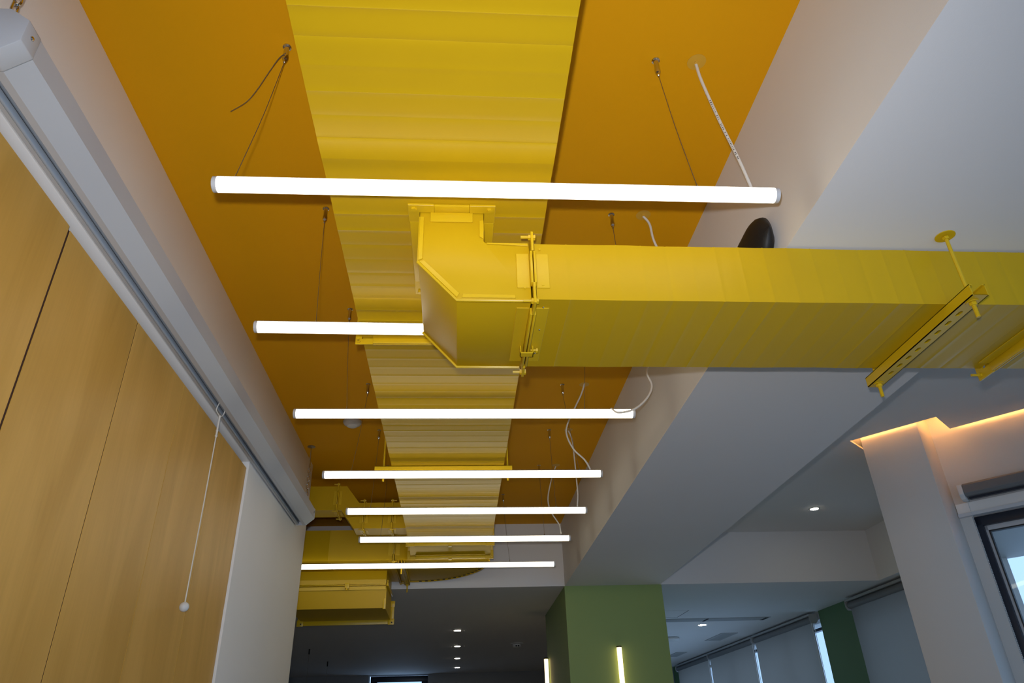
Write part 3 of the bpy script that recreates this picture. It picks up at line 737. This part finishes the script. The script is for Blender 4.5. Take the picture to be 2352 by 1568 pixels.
tube_lamp(4.297, -0.672, 0.793, -0.53, 0.60, [(GX, 4.31, ZC), py_(1314, 1010, 4.31), py_(1319, 1050, 4.31), py_(1324, 1100, 4.32), py_(1327, 1135, 4.32), py_(1326, 1163, 4.33)], 'glowing tube lamp fifth from the camera, below the small stepped duct', dy=0.025)
tube_lamp(4.963, -0.675, 0.783, -0.53, 0.60, [(GX, 4.99, ZC), py_(1268, 1095, 4.99), py_(1259, 1138, 4.99), py_(1261, 1163, 5.0), py_(1269, 1181, 5.0), py_(1284, 1204, 5.01), py_(1289, 1225, 5.02)], 'glowing tube lamp sixth from the camera, second from the far end', dy=0.028)
tube_lamp(5.64, -1.41, 0.757, -1.25, 0.40, None, 'farthest glowing tube lamp, its left end behind the white wall', dy=0.04, TZ=1.245, gland=False, anchors=(-1.25, 0.362))

# ------------------------------------------------------------------ projection screen housing on the left wall
SY0, SY1 = 1.045, 4.60
t = thing('projection_screen', 'long grey projector screen housing hung along the left wall', 'projector screen', (-0.97, 2.8, 1.27))
sec = [(-1.0275, 1.276), (-1.0275, 1.395), (-1.005, 1.412), (-0.965, 1.412), (-0.919, 1.377), (-0.919, 1.316), (-0.966, 1.275), (-0.985, 1.275), (-0.985, 1.279), (-0.9675, 1.279), (-0.923, 1.318), (-0.923, 1.375), (-0.966, 1.408), (-1.004, 1.408), (-1.0245, 1.392), (-1.0245, 1.280), (-1.017, 1.280), (-1.017, 1.276)]
MB().prism(sec, 'y', SY0+0.052, SY1-0.012).build('housing', 'case', t, smooth=15)
cap = [(-1.029, 1.274), (-1.029, 1.397), (-1.006, 1.414), (-0.964, 1.414), (-0.917, 1.378), (-0.917, 1.315), (-0.966, 1.2735)]
c1 = MB().prism(cap, 'y', SY0, SY0+0.0505).build('end_cap', 'case', t, bevel=0.003)
c2 = MB().prism(cap, 'y', SY1-0.0115, SY1).build('end_cap', 'case', t, bevel=0.003)
sw = MB().lathe([(0.0055, 0), (0.0050, 0.002), (0.003, 0.0035)], (-0.917, SY0+0.025, 1.350), (1, 0, 0), 14)
sw.build('screw', 'chrome', c1)
MB().box(-0.9185, -0.9165, SY1-0.030, SY1-0.026, 1.345, 1.36).build('slot_mark', 'dark_slot', t)
MB().lathe([(0.024, 0), (0.024, SY1-SY0-0.09)], (-0.993, SY0+0.055, 1.312), (0, 1, 0), 24).build('fabric_roll', 'roller', t)
MB().box(-1.014, -1.006, SY0+0.06, SY1-0.03, 1.272, 1.290).build('weight_bar', 'roller', t, bevel=0.002)
def chain(y, x, ztop, zlow):
    MB().lathe([(0.026, 0), (0.026, 0.003), (0.006, 0.005)], (x-0.006, y+0.01, ZC-0.0004), (0, 0, -1), 22).build('ceiling_plate', 'steel_wire', t)
    MB().tube([(x-0.006, y+0.01, ZC-0.003), (x, y, ztop)], 0.0042, 8).build('hanging_rod', 'chrome', t)
    ch = MB(); z = ztop+0.008; k = 0
    while z > zlow:
        pts = []
        for q in range(16):
            a = 2*math.pi*q/16
            h = 0.0115*math.sin(a)+(0.006 if math.sin(a) > 0 else -0.006); s_ = 0.0085*math.cos(a)
            pts.append((x+(s_ if k % 2 else 0), y+(0 if k % 2 else s_), z-0.015+h))
        MB().tube(pts, 0.0026, 7, closed=True).build('chain_link', 'chrome', t)
        z -= 0.0265; k += 1
chain(SY1-0.03, -0.978, 1.66, 1.43)
chain(SY0+0.02, -0.978, 1.66, 1.43)
# pull cord
t = thing('pull_cord', 'white pull cord with a ball end hanging below the screen housing', 'pull cord', (-1.0, 2.829, 0.475))
hk = [(-0.990, 2.775, 1.292), (-0.9975, 2.785, 1.284), (-1.006, 2.792, 1.262), (-1.003, 2.815, 1.252), (-1.0, 2.835, 1.250), (-0.995, 2.850, 1.262), (-0.990, 2.848, 1.282), (-0.986, 2.84, 1.292)]
MB().tube(smooth_path(hk, 5), 0.0022, 7).build('hook_loop', 'cord', t)
MB().tube([(-1.0, 2.829, 1.25), (-1.0, 2.829, 1.20), (-1.0, 2.829, 1.16)], 0.0042, 8).build('knotted_end', 'cord', t)
for z in (1.247, 1.183, 1.16):
    MB().sphere((-1.0, 2.829, z), 0.0058, 10).build('knot', 'cord', t)
MB().tube([(-1.0, 2.829, 1.16), (-0.999, 2.829, 0.9), (-1.0, 2.829, 0.50)], 0.0024, 8).build('cord', 'cord', t)
MB().sphere((-1.0, 2.829, 0.489), 0.0175, 24).build('ball', 'plastic_white', t)

# ------------------------------------------------------------------ wall speaker on the recess side
t = thing('wall_speaker', 'black rounded speaker on the white riser behind the yellow side duct', 'speaker', (0.88, 1.85, 1.29))
sp = MB(); prof = []
Lb = 0.36; nst = 14; vs = []; fs = []; K = 20
for i in range(nst+1):
    u = i/nst
    r = (1-(1-min(1, u/0.3))**2.3)**0.5 if u < 0.3 else 1.0-0.12*((u-0.3)/0.7)
    r = max(r, 0.02)
    for k in range(K):
        a = 2*math.pi*k/K
        cx = math.copysign(abs(math.cos(a))**0.75, math.cos(a)); sx = math.copysign(abs(math.sin(a))**0.75, math.sin(a))
        vs.append((0.915+0.031*r*cx, 1.613+Lb*u, 1.325+0.078*r*sx))
for i in range(nst):
    for k in range(K): fs.append((i*K+k, i*K+(k+1) % K, (i+1)*K+(k+1) % K, (i+1)*K+k))
fs += [tuple(range(K)), tuple(range((nst+1)*K-1, nst*K-1, -1))]
sp.add(vs, fs); sp.build('cabinet', 'speaker_black', t, smooth=50)
MB().box(0.935, XR, 1.80, 1.90, 1.28, 1.37).build('mounting_bracket', 'speaker_black', t, bevel=0.003)

# ------------------------------------------------------------------ ceiling fittings
t = thing('smoke_detector', 'white round detector on the orange ceiling left of the duct', 'detector', (-0.66, 4.156, ZC-0.04))
MB().lathe([(0.056, 0), (0.056, 0.012), (0.050, 0.022), (0.034, 0.03), (0.030, 0.036), (0.012, 0.038)], (-0.66, 4.156, ZC), (0, 0, -1), 28).build('body', 'plastic_white', t)
MB().lathe([(0.004, 0), (0.004, 0.003)], (-0.635, 4.15, ZC-0.026), (0, 0, -1), 8).build('indicator', 'chrome', t)
def downlight(x, y, z, label, r=0.04, group='recessed downlights in the far white ceiling'):
    t = thing('downlight', label, 'downlight', (x, y, z-0.004), group)
    vs = MB().lathe([(r*1.3, 0), (r*1.3, 0.002), (r*1.0, 0.005)], (x, y, z), (0, 0, -1), 24)
    vs.build('trim_ring', 'plastic_white', t)
    MB().lathe([(r*0.92, 0.0052), (r*0.9, 0.0065)], (x, y, z), (0, 0, -1), 24).build('lamp_face', 'spot_glow', t)
for (x, y), lb in zip(((0.0, 9.06), (0.0, 10.52), (0.0, 11.99), (0.0, 13.38)), ('nearest', 'second', 'third', 'farthest')):
    downlight(x, y, ZS, lb+' round downlight in the row on the dark far ceiling', 0.044)
downlight(3.02, 5.79, ZR, 'single round downlight in the grey ceiling left of the white pillar', 0.036)
downlight(2.962, 9.05, ZS, 'round downlight just below the long slot diffuser', 0.05)
downlight(2.90, 10.62, ZS, 'round downlight under the white disc, beside the green pillar', 0.05)
t = thing('smoke_detector', 'small white detector on the dark far ceiling left of the green pillar', 'detector', (0.803, 10.39, ZS-0.05))
MB().lathe([(0.085, 0), (0.085, 0.008), (0.06, 0.012), (0.055, 0.045), (0.04, 0.055)], (0.803, 10.39, ZS), (0, 0, -1), 24).build('body', 'plastic_white', t)
MB().box(0.78, 0.80, 10.325, 10.335, ZS-0.045, ZS-0.03).build('vent_slot', 'dark_slot', t)
MB().box(0.81, 0.83, 10.325, 10.335, ZS-0.045, ZS-0.03).build('vent_slot', 'dark_slot', t)
t = thing('access_point', 'white disc shaped fitting on the far ceiling beside the green pillar', 'ceiling disc', (2.87, 10.2, ZS-0.04))
MB().lathe([(0.12, 0.006), (0.125, 0.012), (0.12, 0.03), (0.09, 0.042), (0.03, 0.046)], (2.87, 10.2, ZS), (0, 0, -1), 32).build('shell', 'plastic_white', t)
MB().lathe([(0.09, 0), (0.09, 0.006)], (2.87, 10.2, ZS), (0, 0, -1), 24).build('mount', 'dark_slot', t)
t = thing('slot_diffuser', 'long grey slot diffuser across the far ceiling right of the green pillar', 'air vent', (2.8, 8.65, ZS-0.01))
MB().box(2.0, 3.62, 8.54, 8.77, ZS-0.004, ZS-0.0004).build('frame', 'vent', t)
for i in range(4):
    y = 8.565+i*0.05
    MB().box(2.02, 2.86, y, y+0.035, ZS-0.007, ZS-0.0042).build('slat', 'vent', t)
    MB().box(2.90, 3.56, y, y+0.035, ZS-0.007, ZS-0.0042).build('slat', 'vent', t)
MB().box(2.868, 2.892, 8.56, 8.75, ZS-0.0075, ZS-0.0042).build('divider', 'dark_slot', t)
MB().box(3.56, 3.60, 8.56, 8.75, ZS-0.0075, ZS-0.0042).build('divider', 'dark_slot', t)
def vent(x0, x1, y0, y1, label):
    t = thing('ceiling_vent', label, 'air vent', ((x0+x1)/2, (y0+y1)/2, ZS-0.01), 'square vents in the far ceiling')
    for r in ((x0, x1, y0, y0+0.06), (x0, x1, y1-0.06, y1), (x0, x0+0.04, y0+0.06, y1-0.06), (x1-0.04, x1, y0+0.06, y1-0.06)):
        MB().box(*r, ZS-0.006, ZS-0.0004).build('frame', 'vent', t)
    for i in range(5):
        x = x0+0.045+i*(x1-x0-0.09)/5
        MB().prism([(x, ZS-0.001), (x+0.02, ZS-0.010), (x+0.022, ZS-0.009), (x+0.004, ZS-0.0006)], 'y', y0+0.06, y1-0.06).build('slat', 'vent', t)
vent(3.46, 3.68, 9.83, 10.57, 'larger square ceiling vent beside the far blinds')
vent(3.42, 3.60, 11.93, 12.55, 'smaller square ceiling vent nearest the green pillar edge')
t = thing('ceiling_hatch', 'thin outlined access hatch in the far ceiling near the slot diffuser', 'hatch', (2.2, 8.2, ZS-0.002))
MB().box(1.95, 2.48, 7.97, 8.43, ZS-0.0015, ZS-0.0003).build('panel', 'ceil_white', t)
MB().box(2.481, 2.487, 7.97, 8.44, ZS-0.002, ZS-0.0003).build('joint', 'dark_slot', t)
MB().box(1.95, 2.487, 8.432, 8.438, ZS-0.002, ZS-0.0003).build('joint', 'dark_slot', t)
for y, lb in ((10.47, 'nearer thin wire fitting on the dark far ceiling beside the white wall'), (12.02, 'farther thin wire fitting on the dark far ceiling beside the white wall')):
    t = thing('wire_fitting', lb, 'wire fitting', (-1.967, y, ZS-0.12), 'wire fittings on the far ceiling')
    MB().lathe([(0.012, 0), (0.009, 0.004), (0.009, 0.06), (0.003, 0.07)], (-1.967, y, ZS), (0, 0, -1), 12).build('gripper', 'dark_slot', t)
    MB().tube([(-1.967, y, ZS-0.06), (-1.967, y, ZS-0.7)], 0.0015, 6).build('wire', 'steel_wire', t)
# upright tubes by the green pillar
def wall_tube(x, y, z0, z1, label, off):
    t = thing('wall_tube_lamp', label, 'tube lamp', (x, y, z0), 'upright warm tube lamps on the green pillar')
    MB().lathe([(0.021, 0), (0.021, z1-z0-0.012)], (x, y, z0), (0, 0, 1), 24).build('diffuser', 'warm_glow', t)
    MB().lathe([(0.0215, 0), (0.0215, 0.01), (0.018, 0.012)], (x, y, z1-0.012), (0, 0, 1), 24).build('end_cap', 'dark_slot', t)
    MB().lathe([(0.0215, 0), (0.0215, 0.01)], (x, y, z0-0.01), (0, 0, 1), 24).build('end_cap', 'dark_slot', t)
    MB().box(min(x, x+off[0])-0.008, max(x, x+off[0])+0.008, min(y, y+off[1])-0.008, max(y, y+off[1])+0.008, z0+0.15, z0+0.17).build('wall_clip', 'dark_slot', t)
wall_tube(1.374, YE-0.032, -0.45, 0.737, 'upright warm tube lamp on the front of the green pillar', (0, 0.028))
wall_tube(XR-0.036, 7.95, -0.40, 0.806, 'upright warm tube lamp at the left side of the green pillar', (0.028, 0))
